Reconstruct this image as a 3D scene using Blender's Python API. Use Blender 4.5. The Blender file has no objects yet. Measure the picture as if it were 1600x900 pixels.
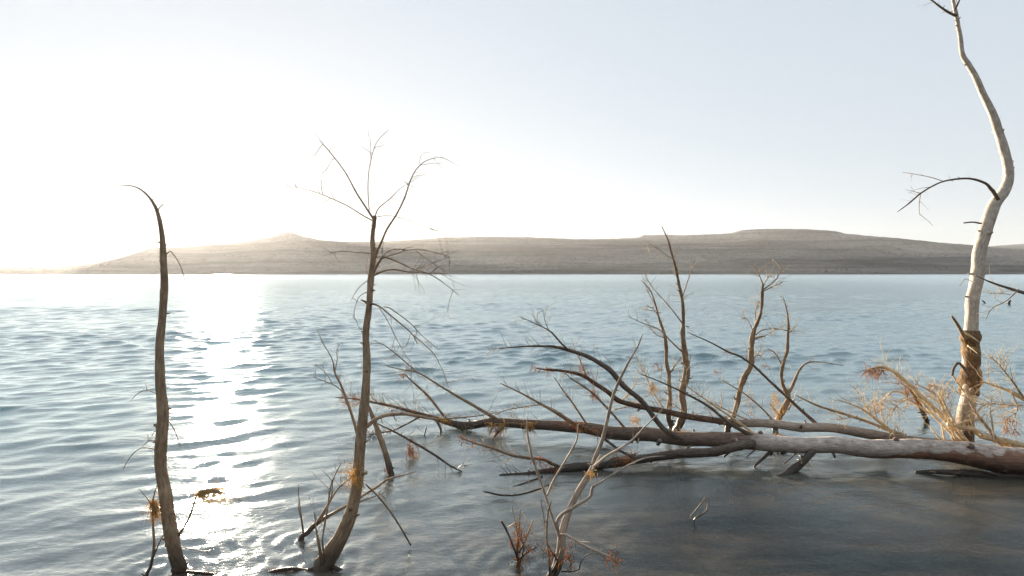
import bpy, math, random
import numpy as np
from mathutils import Vector

S = bpy.context.scene
COL = S.collection
R = math.radians

# ------------------------------------------------------------------ camera
F, EYE, HOR = 889.0, 1.5, 427.0          # focal length in photo pixels, eye height, horizon row
cam = bpy.data.cameras.new('camera'); cam_o = bpy.data.objects.new('camera', cam); COL.objects.link(cam_o)
cam.sensor_width = 36.0; cam.lens = 36.0 * F / 1600.0
cam.shift_y = -(450.0 - HOR) / 1600.0
cam.clip_start = 0.05; cam.clip_end = 20000
cam_o.location = (0, 0, EYE); cam_o.rotation_euler = (R(90), 0, 0)
S.camera = cam_o

# ------------------------------------------------------------------ sky and sun
SUN_AZ = math.atan2(-450.0, F)            # to the left of the view direction
SUN_EL = R(4.3)
world = bpy.data.worlds.new('World'); S.world = world; world.use_nodes = True
wn, wl = world.node_tree.nodes, world.node_tree.links
bg = wn['Background']
sky = wn.new('ShaderNodeTexSky'); sky.sky_type = 'NISHITA'; sky.sun_disc = False
sky.sun_elevation = SUN_EL; sky.sun_rotation = SUN_AZ
sky.air_density = 1.0; sky.dust_density = 0.5; sky.ozone_density = 2.0; sky.altitude = 1000
soft = wn.new('ShaderNodeGamma'); soft.inputs[1].default_value = 0.12        # gamma curve added to the sky light: evens out its contrast and colour
wl.new(sky.outputs[0], soft.inputs[0]); tone = wn.new('ShaderNodeMix'); tone.data_type = 'RGBA'; tone.blend_type = 'MULTIPLY'; tone.inputs[0].default_value = 1.0
tone.inputs[7].default_value = (0.94, 0.985, 1.04, 1)
wl.new(soft.outputs[0], tone.inputs[6]); wl.new(tone.outputs[2], bg.inputs[0]); bg.inputs[1].default_value = 0.15
sun = bpy.data.lights.new('sun', 'SUN'); sun_o = bpy.data.objects.new('sun', sun); COL.objects.link(sun_o)
sun.energy = 4.3; sun.angle = R(0.5); sun.color = (1.0, 0.85, 0.65)
SUN_DIR = Vector((math.sin(SUN_AZ) * math.cos(SUN_EL), math.cos(SUN_AZ) * math.cos(SUN_EL), math.sin(SUN_EL)))
sun_o.rotation_euler = SUN_DIR.to_track_quat('Z', 'Y').to_euler()
sun_o.location = SUN_DIR * 60

S.view_settings.view_transform = 'Standard'; S.view_settings.look = 'None'
S.view_settings.gamma = 1.0; S.view_settings.use_curve_mapping = False
S.view_settings.exposure = 2.23
S.render.engine = 'CYCLES'
S.cycles.use_denoising = True
S.cycles.max_bounces = 5; S.cycles.transparent_max_bounces = 16; S.cycles.volume_bounces = 0
S.cycles.sample_clamp_indirect = 6.0
S.cycles.caustics_reflective = False; S.cycles.caustics_refractive = False

rng = random.Random(7)
nr = np.random.default_rng(11)

# ------------------------------------------------------------------ helpers
def P(x, y, d):
    "the point seen at photo pixel (x, y) at the forward distance d metres"
    return Vector(((x - 800.0) / F * d, d, EYE - (y - HOR) / F * d))

def water_d(y):
    return EYE * F / (y - HOR)

def tag(o, label=None, cat=None, group=None, kind=None):
    if label: o['label'] = label
    if cat: o['category'] = cat
    if group: o['group'] = group
    if kind: o['kind'] = kind
    return o

def empty(name, loc):
    o = bpy.data.objects.new(name, None); o.location = loc
    o.empty_display_size = 0.1; COL.objects.link(o)
    return o

def np_mesh(name, verts, faces4=None, faces3=None, smooth=True):
    me = bpy.data.meshes.new(name)
    fl = []
    if faces4 is not None and len(faces4): fl += [tuple(map(int, f)) for f in faces4]
    if faces3 is not None and len(faces3): fl += [tuple(map(int, f)) for f in faces3]
    me.from_pydata([tuple(v) for v in verts], [], fl)
    if smooth: me.polygons.foreach_set('use_smooth', [True] * len(me.polygons))
    me.update()
    return me

def grid_mesh(name, V, nrow, ncol, wrap=False):
    "V: (nrow*ncol, 3) array to a quad grid, built with foreach_set"
    i = np.arange(nrow - 1)[:, None]; c = ncol if wrap else ncol - 1
    j = np.arange(c)[None, :]; j2 = (j + 1) % ncol
    q = np.stack([i * ncol + j, i * ncol + j2, (i + 1) * ncol + j2, (i + 1) * ncol + j], -1).reshape(-1, 4)
    me = bpy.data.meshes.new(name)
    me.vertices.add(len(V)); me.vertices.foreach_set('co', V.astype(np.float32).ravel())
    me.loops.add(q.size); me.loops.foreach_set('vertex_index', q.ravel().astype(np.int32))
    me.polygons.add(len(q)); me.polygons.foreach_set('loop_start', (np.arange(len(q)) * 4).astype(np.int32))
    me.polygons.foreach_set('use_smooth', np.ones(len(q), bool))
    me.update(calc_edges=True); me.validate()
    return me

def add_attr(me, name, vals):
    a = me.attributes.new(name, 'FLOAT', 'POINT'); a.data.foreach_set('value', np.asarray(vals, np.float32))

def vnoise(x, y, seed=0):
    "smooth value noise, -1..1"
    xi, yi = np.floor(x).astype(np.int64), np.floor(y).astype(np.int64)
    xf, yf = x - xi, y - yi
    def h(a, b):
        n = (a * 374761393 + b * 668265263 + seed * 974634541) & 0x7fffffff
        n = ((n ^ (n >> 13)) * 1274126177) & 0x7fffffff
        return ((n ^ (n >> 16)) & 0xffff) / 32767.5 - 1.0
    u, v = xf * xf * (3 - 2 * xf), yf * yf * (3 - 2 * yf)
    return (h(xi, yi) * (1 - u) + h(xi + 1, yi) * u) * (1 - v) + (h(xi, yi + 1) * (1 - u) + h(xi + 1, yi + 1) * u) * v

def fbm(x, y, seed=0, oct=4):
    s, a = 0, 1.0
    for k in range(oct):
        s = s + a * vnoise(x, y, seed + k * 17); x = x * 2.03 + 3.1; y = y * 2.03 + 7.7; a *= 0.5
    return s

def sstep(a, b, x):
    t = np.clip((x - a) / (b - a), 0, 1); return t * t * (3 - 2 * t)

# ------------------------------------------------------------------ materials
class NT:
    def __init__(self, name):
        self.m = bpy.data.materials.new(name); self.m.use_nodes = True
        self.n, self.l = self.m.node_tree.nodes, self.m.node_tree.links
        self.out = self.n['Material Output']; self.bsdf = self.n['Principled BSDF']
    def new(self, t, **kw):
        o = self.n.new('ShaderNode' + t)
        for k, v in kw.items(): setattr(o, k, v)
        return o
    def link(self, a, b): self.l.new(a, b)
    def noise(self, vec, scale, detail=4, rough=0.55, **kw):
        o = self.new('TexNoise'); o.inputs['Scale'].default_value = scale
        o.inputs['Detail'].default_value = detail; o.inputs['Roughness'].default_value = rough
        if vec is not None: self.link(vec, o.inputs['Vector'])
        return o
    def ramp(self, fac, stops, interp='LINEAR'):
        o = self.new('ValToRGB'); o.color_ramp.interpolation = interp
        e = o.color_ramp.elements
        while len(e) < len(stops): e.new(0.5)
        for k, (p, c) in enumerate(stops):
            e[k].position = p; e[k].color = (*c, 1) if len(c) == 3 else c
        if fac is not None: self.link(fac, o.inputs[0])
        return o
    def math(self, op, a, b=None, clamp=False):
        o = self.new('Math', operation=op, use_clamp=clamp)
        for k, v in enumerate((a, b)):
            if v is None: continue
            if isinstance(v, (int, float)): o.inputs[k].default_value = v
            else: self.link(v, o.inputs[k])
        return o.outputs[0]
    def mix(self, fac, a, b, blend='MIX'):
        o = self.new('Mix', data_type='RGBA', blend_type=blend)
        for s, v in ((o.inputs[0], fac), (o.inputs[6], a), (o.inputs[7], b)):
            if isinstance(v, (int, float)): s.default_value = v
            elif isinstance(v, tuple): s.default_value = (*v, 1)
            else: self.link(v, s)
        return o.outputs[2]

def bark_mat(name, dark, mid, light, along=None, patch=0.5, rough=0.85, bump=0.5, wet=(0.035, 0.028, 0.022), under=None):
    """streaky bark; `along` gives extra stops (position along the stem, colour); wet and dark just above the water"""
    t = NT(name)
    at = t.new('Attribute', attribute_name='bark')
    mp = t.new('Mapping'); mp.inputs['Scale'].default_value = (1, 1, 0.22); t.link(at.outputs['Vector'], mp.inputs[0])
    streak = t.noise(mp.outputs[0], 90, 5, 0.6)
    blot = t.noise(at.outputs['Vector'], 14, 4, 0.6)
    fine = t.noise(at.outputs['Vector'], 240, 3, 0.6)
    base = t.ramp(streak.outputs[0], [(0.3, dark), (0.5, mid), (0.72, light)]).outputs[0]
    bl = t.ramp(blot.outputs[0], [(0.42, (0.55, 0.52, 0.5)), (0.62, (1.12, 1.1, 1.08))]).outputs[0]
    col = t.mix(patch, base, t.mix(1.0, base, bl, 'MULTIPLY'))
    if along:
        al = t.new('Attribute', attribute_name='along')
        f = t.math('ADD', al.outputs['Fac'], t.math('MULTIPLY', t.math('SUBTRACT', blot.outputs[0], 0.5), 0.05))
        tint = t.ramp(f, along).outputs[0]
        col = t.mix(1.0, col, tint, 'MULTIPLY')
    if under:                                       # red inner bark left on the underside of the butt end
        gn = t.new('NewGeometry'); sn = t.new('SeparateXYZ'); t.link(gn.outputs['Normal'], sn.inputs[0])
        e = t.math('ADD', t.math('MULTIPLY', al.outputs['Fac'], 9.0), t.math('ADD', sn.outputs[2], t.math('MULTIPLY', t.math('SUBTRACT', blot.outputs[0], 0.5), 1.6)))
        mr = t.new('MapRange'); mr.inputs['From Min'].default_value = 1.55; mr.inputs['From Max'].default_value = 1.35; t.link(e, mr.inputs['Value'])
        col = t.mix(mr.outputs[0], col, t.mix(1.0, base, tuple(u * 1.9 for u in under), 'MULTIPLY'))
    # lenticels / knots
    vor = t.new('TexVoronoi'); vor.inputs['Scale'].default_value = 26; t.link(at.outputs['Vector'], vor.inputs['Vector'])
    kn = t.ramp(vor.outputs['Distance'], [(0.05, (1, 1, 1)), (0.13, (0, 0, 0))]).outputs[0]
    col = t.mix(t.math('MULTIPLY', kn, 0.6), col, tuple(c * 0.5 for c in dark))
    geo = t.new('NewGeometry'); sep = t.new('SeparateXYZ'); t.link(geo.outputs['Position'], sep.inputs[0])
    zz = t.math('ADD', sep.outputs[2], t.math('MULTIPLY', t.math('SUBTRACT', blot.outputs[0], 0.5), -0.12))
    w = t.new('MapRange'); w.inputs['From Min'].default_value = 0.18; w.inputs['From Max'].default_value = 0.07
    t.link(zz, w.inputs['Value'])
    col = t.mix(t.math('MULTIPLY', w.outputs[0], 0.8), col, wet)
    t.link(col, t.bsdf.inputs['Base Color'])
    ro = t.math('SUBTRACT', rough, t.math('MULTIPLY', w.outputs[0], 0.5)); t.link(ro, t.bsdf.inputs['Roughness'])
    b = t.new('Bump'); b.inputs['Strength'].default_value = bump; b.inputs['Distance'].default_value = 0.012
    hsum = t.math('ADD', streak.outputs[0], t.math('MULTIPLY', fine.outputs[0], 0.35))
    t.link(hsum, b.inputs['Height']); t.link(b.outputs[0], t.bsdf.inputs['Normal'])
    t.bsdf.inputs['Specular IOR Level'].default_value = 0.25
    return t.m

M = {}
M['brown'] = bark_mat('bark_brown', (0.19, 0.135, 0.085), (0.34, 0.25, 0.165), (0.48, 0.36, 0.25))
M['pale'] = bark_mat('bark_pale', (0.36, 0.30, 0.24), (0.60, 0.53, 0.45), (0.74, 0.69, 0.61), patch=0.5,
                     along=[(0.0, (0.2, 0.16, 0.12)), (0.125, (0.26, 0.2, 0.15)), (0.16, (1, 1, 1)), (0.8, (1, 1, 1)), (0.93, (0.6, 0.5, 0.45))])
M['sapling'] = bark_mat('bark_sapling', (0.24, 0.18, 0.13), (0.44, 0.36, 0.27), (0.62, 0.54, 0.44),
                     along=[(0.0, (1, 1, 1)), (0.16, (1.0, 1.0, 1.0)), (0.30, (0.66, 0.58, 0.5)), (1.0, (0.55, 0.47, 0.4))])
M['dark'] = bark_mat('bark_dark', (0.07, 0.053, 0.042), (0.15, 0.115, 0.09), (0.26, 0.21, 0.165))
M['twig'] = bark_mat('bark_twig', (0.17, 0.12, 0.08), (0.32, 0.24, 0.16), (0.48, 0.38, 0.27), bump=0.2)
M['straw'] = bark_mat('bark_straw', (0.44, 0.32, 0.18), (0.68, 0.53, 0.33), (0.80, 0.68, 0.48), bump=0.2)
M['collar'] = bark_mat('bark_collar', (0.10, 0.06, 0.03), (0.22, 0.14, 0.075), (0.36, 0.25, 0.14), bump=1.0)
M['log'] = bark_mat('bark_log', (0.36, 0.30, 0.26), (0.60, 0.53, 0.48), (0.76, 0.70, 0.65), patch=0.6, bump=0.8, under=(0.27, 0.165, 0.12),
                    along=[(0.0, (0.95, 0.85, 0.78)), (0.18, (1.0, 0.96, 0.93)), (0.36, (1.1, 1.08, 1.06)), (0.38, (0.40, 0.33, 0.29)), (1.0, (0.30, 0.24, 0.2))])
M['pole'] = bark_mat('bark_pole', (0.24, 0.19, 0.15), (0.42, 0.35, 0.29), (0.58, 0.50, 0.42),
                     along=[(0.0, (0.9, 0.85, 0.8)), (0.47, (1, 1, 1)), (0.55, (0.3, 0.24, 0.2)), (1.0, (0.24, 0.18, 0.14))])
M['shrub'] = bark_mat('bark_shrub', (0.20, 0.16, 0.125), (0.36, 0.30, 0.24), (0.52, 0.45, 0.37), bump=0.25,
                      along=[(0.0, (0.22, 0.18, 0.15)), (0.15, (0.25, 0.2, 0.17)), (0.24, (1, 1, 1)), (1, (0.8, 0.75, 0.7))])

def fibre_mat(name, a, b):
    t = NT(name)
    oi = t.new('NewGeometry')
    c = t.ramp(oi.outputs['Random Per Island'], [(0.0, a), (1.0, b)]).outputs[0]
    d = t.new('BsdfDiffuse'); tr = t.new('BsdfTranslucent'); mx = t.new('MixShader'); mx.inputs[0].default_value = 0.65
    t.link(c, d.inputs[0]); t.link(c, tr.inputs[0]); t.link(d.outputs[0], mx.inputs[1]); t.link(tr.outputs[0], mx.inputs[2])
    t.link(mx.outputs[0], t.out.inputs[0]); t.n.remove(t.bsdf)
    return t.m
M['leaf'] = fibre_mat('withered_leaf', (0.30, 0.14, 0.05), (0.62, 0.36, 0.16))
M['grass'] = fibre_mat('dry_grass', (0.6, 0.40, 0.16), (0.82, 0.63, 0.34))
M['collar_fibre'] = fibre_mat('collar_fibre', (0.10, 0.055, 0.025), (0.40, 0.27, 0.14))
M['root'] = fibre_mat('root_fibre', (0.22, 0.09, 0.04), (0.5, 0.27, 0.13))

# ------------------------------------------------------------------ lake bed
def bed_z(x, y):
    z = -0.30 - 0.16 * np.maximum(y - 3.0, 0) + 0.26 * np.minimum(y - 3.0, 0) * -1.0
    z = z - 0.10 * np.clip(-x - 0.5, 0, 8)                 # deeper to the left
    z = np.maximum(z, -3.0 - 0.0 * x)
    z = z + 0.05 * fbm(x * 0.9, y * 0.9, 3) + 0.02 * fbm(x * 4, y * 4, 5)
    far = sstep(30, 120, np.hypot(x, y))
    return z * (1 - far) + far * np.where(y < 0, 2.5, -3.0)

def polar(radii, angs):
    rr, aa = np.meshgrid(radii, angs, indexing='ij')
    return rr * np.sin(aa), rr * np.cos(aa)

ang = np.linspace(-math.pi, math.pi, 181)[:-1]
rad = np.concatenate([[0.02], np.geomspace(0.4, 40, 110), np.geomspace(44, 5200, 24)])
bx, by = polar(rad, ang)
bz = bed_z(bx, by)
me = grid_mesh('lakebed', np.stack([bx, by, bz], -1).reshape(-1, 3), len(rad), len(ang), wrap=True)
bed = bpy.data.objects.new('lakebed', me); COL.objects.link(bed); tag(bed, kind='structure')
t = NT('silt_and_pebbles')
g = t.new('NewGeometry')
n1 = t.noise(g.outputs['Position'], 1.6, 6, 0.6); n2 = t.noise(g.outputs['Position'], 30, 4, 0.6)
c = t.ramp(n1.outputs[0], [(0.38, (0.012, 0.012, 0.011)), (0.52, (0.06, 0.05, 0.036)), (0.66, (0.17, 0.125, 0.08))]).outputs[0]
c = t.mix(0.5, c, t.ramp(n2.outputs[0], [(0.4, (0.02, 0.018, 0.016)), (0.65, (0.13, 0.11, 0.085))]).outputs[0])
t.link(c, t.bsdf.inputs['Base Color']); t.bsdf.inputs['Roughness'].default_value = 0.9
b = t.new('Bump'); b.inputs['Distance'].default_value = 0.03; t.link(n2.outputs[0], b.inputs['Height']); t.link(b.outputs[0], t.bsdf.inputs['Normal'])
me.materials.append(t.m)

# ------------------------------------------------------------------ water
ang_f = np.radians(np.arange(-53, 53.001, 0.14))
ang_c = np.radians(np.arange(57, 303.1, 6.0))
angs = np.concatenate([ang_f, ang_c])
rad = np.concatenate([[0.02], np.geomspace(1.2, 8, 250)[:-1], np.geomspace(8, 60, 500)[:-1], np.geomspace(60, 160, 90), np.geomspace(170, 5000, 36)])
wx, wy = polar(rad, angs)
spacing = np.gradient(rad)[:, None] * np.ones_like(wx)
shelter = sstep(-1.0, 1.5, wx + 0.25 * vnoise(wx * 1.3, wy * 1.3, 77)) * (1 - sstep(2.9, 5.0, wy + 0.4 * vnoise(wx * 0.8, wy * 0.8, 78)))       # lee of the fallen trunk
near = 1 - sstep(2.5, 9.0, np.hypot(wx, wy))
patchy = 0.8 + 0.45 * fbm(wx * 0.16, wy * 0.3, 21, 3)
z = np.zeros_like(wx)
mid = sstep(3.5, 7, np.hypot(wx, wy)) * (1 - 0.5 * sstep(25, 60, np.hypot(wx, wy)))
NC = 120
for k in range(NC):
    lam = 0.055 * (1.3 / 0.055) ** ((k + nr.random()) / NC)
    th = R(116) + nr.normal(0, 0.5)         # travel direction, crests roughly across the view
    kk = 2 * math.pi / lam
    amp = 0.00142 * lam ** 0.56 * (0.6 + 0.8 * nr.random()) * min(1.0, (0.5 / lam) ** 0.6)
    fade = np.clip(lam / (spacing * 2.8) - 1.0, 0, 1)
    lee = 1 - shelter * (0.80 if lam < 0.8 else 0.55)
    ph = kk * (wx * math.cos(th) + wy * math.sin(th)) + 0.9 * vnoise(wx / (lam * 3.5), wy / (lam * 3.5), 40 + k) + nr.random() * 6.28
    chop = 1.0 + mid * (0.6 if 0.22 < lam < 0.9 else 0.2)
    z += amp * fade * lee * chop * np.sin(ph)
z = z * (1 - 0.5 * near) * patchy * (1.25 + 0.2 * sstep(7, 18, np.hypot(wx, wy)))
z = z + 16.0 * np.clip(z, -0.02, 0.03) ** 2
for fx, fy in ((277, 893), (233, 893), (508, 886), (470, 845), (611, 742), (1059, 678), (1048, 668), (1140, 676), (1214, 672), (1506, 694), (1447, 660), (868, 900), (810, 884), (1232, 742)):
    p = P(fx, fy, water_d(fy)); dr = np.hypot(wx - p.x, wy - p.y)             # small rings where stems break the surface
    z += np.where(dr < 0.9, 0.005 * np.exp(-dr / 0.2) * np.sin(dr * 62 - fx), 0)
far_w = sstep(100, 400, np.hypot(wx, wy)); z = z * (1 - far_w)
depth = np.maximum(0.02, -bed_z(wx, wy))
me = grid_mesh('lake_water', np.stack([wx, wy, z], -1).reshape(-1, 3), len(rad), len(angs), wrap=True)
add_attr(me, 'depth', depth.ravel()); add_attr(me, 'lee', shelter.ravel())
add_attr(me, 'open', sstep(8, 25, np.hypot(wx, wy)).ravel())
add_attr(me, 'wind', sstep(35, 220, np.hypot(wx, wy)).ravel())        # open water is rougher than the shore shallows
lake = bpy.data.objects.new('lake_water', me); COL.objects.link(lake); tag(lake, kind='structure')
t = NT('lake_water'); t.n.remove(t.bsdf)
g = t.new('NewGeometry')
mp = t.new('Mapping'); mp.inputs['Scale'].default_value = (0.55, 1.0, 1.0); mp.inputs['Rotation'].default_value = (0, 0, R(-9)); t.link(g.outputs['Position'], mp.inputs[0])
lee = t.new('Attribute', attribute_name='lee')
opn = t.new('Attribute', attribute_name='open')
k1 = t.noise(mp.outputs[0], 1.6, 4, 0.6); k2 = t.noise(mp.outputs[0], 10.0, 5, 0.65); k3 = t.noise(mp.outputs[0], 0.12, 3, 0.5)
h = t.math('ADD', t.math('MULTIPLY', k1.outputs[0], t.math('ADD', 0.07, t.math('MULTIPLY', opn.outputs['Fac'], 0.09))), t.math('MULTIPLY', k2.outputs[0], 0.036))
h = t.math('MULTIPLY', h, t.math('SUBTRACT', 1.0, t.math('MULTIPLY', lee.outputs['Fac'], 0.4)))
h = t.math('MULTIPLY', h, t.math('ADD', 0.5, t.math('MULTIPLY', opn.outputs['Fac'], 0.5)))
h = t.math('ADD', h, t.math('MULTIPLY', k3.outputs[0], 0.25))
b = t.new('Bump'); b.inputs['Strength'].default_value = 0.55; b.inputs['Distance'].default_value = 1.0; t.link(h, b.inputs['Height'])
fr = t.new('Fresnel'); fr.inputs['IOR'].default_value = 1.333; t.link(b.outputs[0], fr.inputs['Normal'])
gl = t.new('BsdfGlossy'); wind = t.new('Attribute', attribute_name='wind'); t.link(t.math('ADD', t.math('MULTIPLY', wind.outputs['Fac'], 0.06), t.math('ADD', 0.13, t.math('MULTIPLY', lee.outputs['Fac'], 0.16))), gl.inputs['Roughness']); gl.inputs[0].default_value = (0.87, 0.965, 1.0, 1); t.link(b.outputs[0], gl.inputs['Normal'])
dp = t.new('Attribute', attribute_name='depth')
murk = t.math('SUBTRACT', 1.0, t.math('POWER', 2.718, t.math('MULTIPLY', dp.outputs['Fac'], t.math('SUBTRACT', -3.2, t.math('MULTIPLY', lee.outputs['Fac'], -2.4)))))
silt = t.ramp(t.math('MULTIPLY', dp.outputs['Fac'], 0.5), [(0.1, (0.22, 0.195, 0.15)), (0.3, (0.13, 0.145, 0.13)), (0.6, (0.05, 0.13, 0.13)), (0.9, (0.035, 0.115, 0.13))]).outputs[0]
mq = t.new('Mapping'); mq.inputs['Scale'].default_value = (0.45, 1.5, 1.0); mq.inputs['Rotation'].default_value = (0, 0, R(28)); t.link(g.outputs['Position'], mq.inputs[0])
cl = t.noise(mq.outputs[0], 1.9, 6, 0.62)
plume = t.ramp(cl.outputs[0], [(0.38, (0.01, 0.014, 0.015)), (0.49, (0.08, 0.058, 0.034)), (0.62, (0.30, 0.20, 0.115))]).outputs[0]
silt = t.mix(lee.outputs['Fac'], silt, plume)
df = t.new('BsdfDiffuse'); t.link(silt, df.inputs[0]); t.link(b.outputs[0], df.inputs['Normal'])
tr = t.new('BsdfTransparent'); tr.inputs[0].default_value = (0.82, 0.9, 0.86, 1)
m1 = t.new('MixShader'); t.link(murk, m1.inputs[0]); t.link(tr.outputs[0], m1.inputs[1]); t.link(df.outputs[0], m1.inputs[2])
m2 = t.new('MixShader'); t.link(t.math('POWER', fr.outputs[0], t.math('ADD', 0.54, t.math('MULTIPLY', lee.outputs['Fac'], 0.51))), m2.inputs[0]); t.link(m1.outputs[0], m2.inputs[1]); t.link(gl.outputs[0], m2.inputs[2])
t.link(m2.outputs[0], t.out.inputs[0]); me.materials.append(t.m)

# ------------------------------------------------------------------ hills beyond the lake
def hill_mat(name, dark, mid, light):
    t = NT(name)
    g = t.new('NewGeometry')
    mp = t.new('Mapping'); mp.inputs['Scale'].default_value = (0.002, 0.002, 0.075); t.link(g.outputs['Position'], mp.inputs[0])
    strata = t.noise(mp.outputs[0], 1.0, 5, 0.6)
    scrub = t.noise(g.outputs['Position'], 0.11, 5, 0.65)
    mb = t.new('Mapping'); mb.inputs['Scale'].default_value = (0.45, 0.8, 2.5); t.link(g.outputs['Position'], mb.inputs[0])
    big = t.noise(mb.outputs[0], 0.012, 4, 0.55)
    c = t.ramp(strata.outputs[0], [(0.41, dark), (0.48, mid), (0.60, light)]).outputs[0]
    c = t.mix(0.5, c, t.mix(1.0, c, t.ramp(scrub.outputs[0], [(0.4, (0.35, 0.36, 0.3)), (0.58, (1.15, 1.12, 1.08))]).outputs[0], 'MULTIPLY'))
    c = t.mix(0.6, c, t.mix(1.0, c, t.ramp(big.outputs[0], [(0.38, (0.5, 0.5, 0.5)), (0.62, (1.25, 1.22, 1.16))]).outputs[0], 'MULTIPLY'))
    t.link(c, t.bsdf.inputs['Base Color']); t.bsdf.inputs['Roughness'].default_value = 0.95
    t.bsdf.inputs['Specular IOR Level'].default_value = 0.1
    b = t.new('Bump'); b.inputs['Distance'].default_value = 2.0; b.inputs['Strength'].default_value = 0.35
    t.link(scrub.outputs[0], b.inputs['Height']); t.link(b.outputs[0], t.bsdf.inputs['Normal'])
    return t.m
MH = hill_mat('hill_scrub', (0.04, 0.041, 0.039), (0.125, 0.118, 0.108), (0.23, 0.212, 0.188))

ridge = np.array([(-900, 423), (-300, 420), (0, 418), (100, 417), (150, 411), (190, 402), (235, 388), (300, 385), (340, 381), (380, 378), (420, 371),
    (438, 365), (450, 361.5), (460, 364), (472, 369), (500, 375), (540, 377.5), (600, 377), (640, 375), (700, 371), (760, 369.5), (850, 371), (900, 373.5), (950, 373), (998, 371),
    (1006, 367), (1050, 366.5), (1062, 367.5), (1140, 365), (1160, 359.5), (1200, 357.5), (1260, 358), (1305, 361), (1320, 365), (1400, 372), (1460, 378),
    (1520, 383), (1560, 387), (1640, 391), (1800, 396), (2200, 405), (2800, 415)], float)

def hill(name, prof, shore_y, ridge_y, back_y, x0, x1, ncol, nrow, seed, rough=1.0):
    px = np.linspace(x0, x1, ncol)
    top = np.interp(px, prof[:, 0], prof[:, 1])
    top = top - 0.35 * rough * vnoise(px / 9.0, px * 0, seed) - 0.25 * rough * vnoise(px / 3.1, px * 0, seed + 1)
    s = np.concatenate([np.linspace(0, 1, nrow), 1 + np.linspace(0.04, 1, 14)])
    ry = ridge_y + 110 * vnoise(px / 170.0, px * 0, seed + 2); sy = shore_y + 40 * vnoise(px / 120.0, px * 0, seed + 3) + 12 * vnoise(px / 25.0, px * 0, seed + 4)
    Y = np.where(s[:, None] <= 1, sy[None] + (ry - sy)[None] * s[:, None], ry[None] + (back_y - ry)[None] * (s[:, None] - 1))
    X = (px[None] - 800) / F * Y
    H = EYE + (HOR - top) / F * ry
    sw = np.clip(s[:, None] + 0.05 * vnoise(X / 190.0, Y * 0 + s[:, None] * 2, seed + 5), 0, 2)
    p = 0.55 * s[:, None] + 0.10 * s[:, None] ** 2
    for bnd, a, w in ((0.22, 0.05, 0.015), (0.47, 0.10, 0.02), (0.66, 0.07, 0.015), (0.93, 0.13, 0.02)):
        a2 = a * (0.75 + 0.45 * vnoise(X / 260.0, Y * 0 + bnd * 9, seed + 6))
        p = p + a2 * 0.5 * (1 + np.tanh((sw - bnd) / w))
    p = p / p[nrow - 1][None]
    p = np.where(s[:, None] > 1, 1 - 0.9 * (s[:, None] - 1) ** 1.2, p)
    Z = -1.5 + (H[None] + 1.5) * p
    bulge = np.clip(s * (1 - s), 0, 1)[:, None] * 4
    Z = Z + bulge * (0.11 * H[None]) * fbm(X / 95.0, Y / 120.0, seed + 8, 4) + bulge * 0.9 * fbm(X / 22.0, Y / 22.0, seed + 9, 3) * rough
    me = grid_mesh(name, np.stack([X, Y, Z], -1).reshape(-1, 3), len(s), ncol)
    o = bpy.data.objects.new(name, me); COL.objects.link(o); tag(o, kind='structure'); me.materials.append(MH)
    return X, Y, Z, nrow
hX, hY, hZ, hn = hill('hill', ridge, 900, 1350, 1900, -900, 2800, 900, 110, 31)
hill('distant_hill', np.array([(-900, 408), (0, 407.5), (100, 407), (180, 408), (300, 412), (600, 414), (900, 414)], float), 2300, 2700, 3100, -900, 900, 300, 24, 61, 0.5)
hill('distant_hill', np.array([(1300, 404), (1480, 392), (1540, 385), (1600, 381), (1680, 379), (1900, 384), (2600, 400)], float), 2000, 2400, 2900, 1300, 2600, 260, 24, 71, 0.6)

# scrub on the near hill: low bushes, too many and too far to count
ico_v = np.array([(0, 0, 1), (0.9, 0, 0.35), (0.28, 0.85, 0.4), (-0.72, 0.53, 0.3), (-0.72, -0.53, 0.42), (0.28, -0.85, 0.3), (0.5, 0.4, -0.3), (-0.5, 0.4, -0.3), (0, -0.6, -0.3)])
ico_f = [(0, 1, 2), (0, 2, 3), (0, 3, 4), (0, 4, 5), (0, 5, 1), (1, 6, 2), (2, 6, 7), (2, 7, 3), (3, 7, 4), (4, 8, 5), (5, 8, 1), (1, 8, 6), (4, 7, 8)]
SV, SF = [], []
dens = fbm(hX / 90.0, hY / 60.0, 91, 3)
nb = 0
while nb < 3600:
    i = int(nr.integers(1, hn - 1)); j = int(nr.integers(1, hX.shape[1] - 1))
    if dens[i, j] + 0.22 * nr.normal() < 0.35 or hZ[i, j] < 2: continue
    sc = 0.7 + 1.5 * nr.random() ** 2
    v = ico_v * sc * (0.8 + 0.4 * nr.random((9, 3))) * np.array([1.2, 1.2, 0.8]) + np.array([hX[i, j] + nr.normal() * 1.5, hY[i, j], hZ[i, j] + 0.1])
    SF += [(a + nb * 9, b_ + nb * 9, c_ + nb * 9) for a, b_, c_ in ico_f]; SV.append(v); nb += 1
me = np_mesh('scrub', np.concatenate(SV), None, SF, smooth=False)
t = NT('scrub_foliage'); g = t.new('NewGeometry')
t.link(t.ramp(g.outputs['Random Per Island'], [(0, (0.045, 0.042, 0.026)), (1, (0.10, 0.085, 0.055))]).outputs[0], t.bsdf.inputs['Base Color'])
t.bsdf.inputs['Roughness'].default_value = 1.0; me.materials.append(t.m)
o = bpy.data.objects.new('scrub', me); COL.objects.link(o); tag(o, 'low dark scrub speckling the far hillside', 'scrub', kind='stuff')

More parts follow.
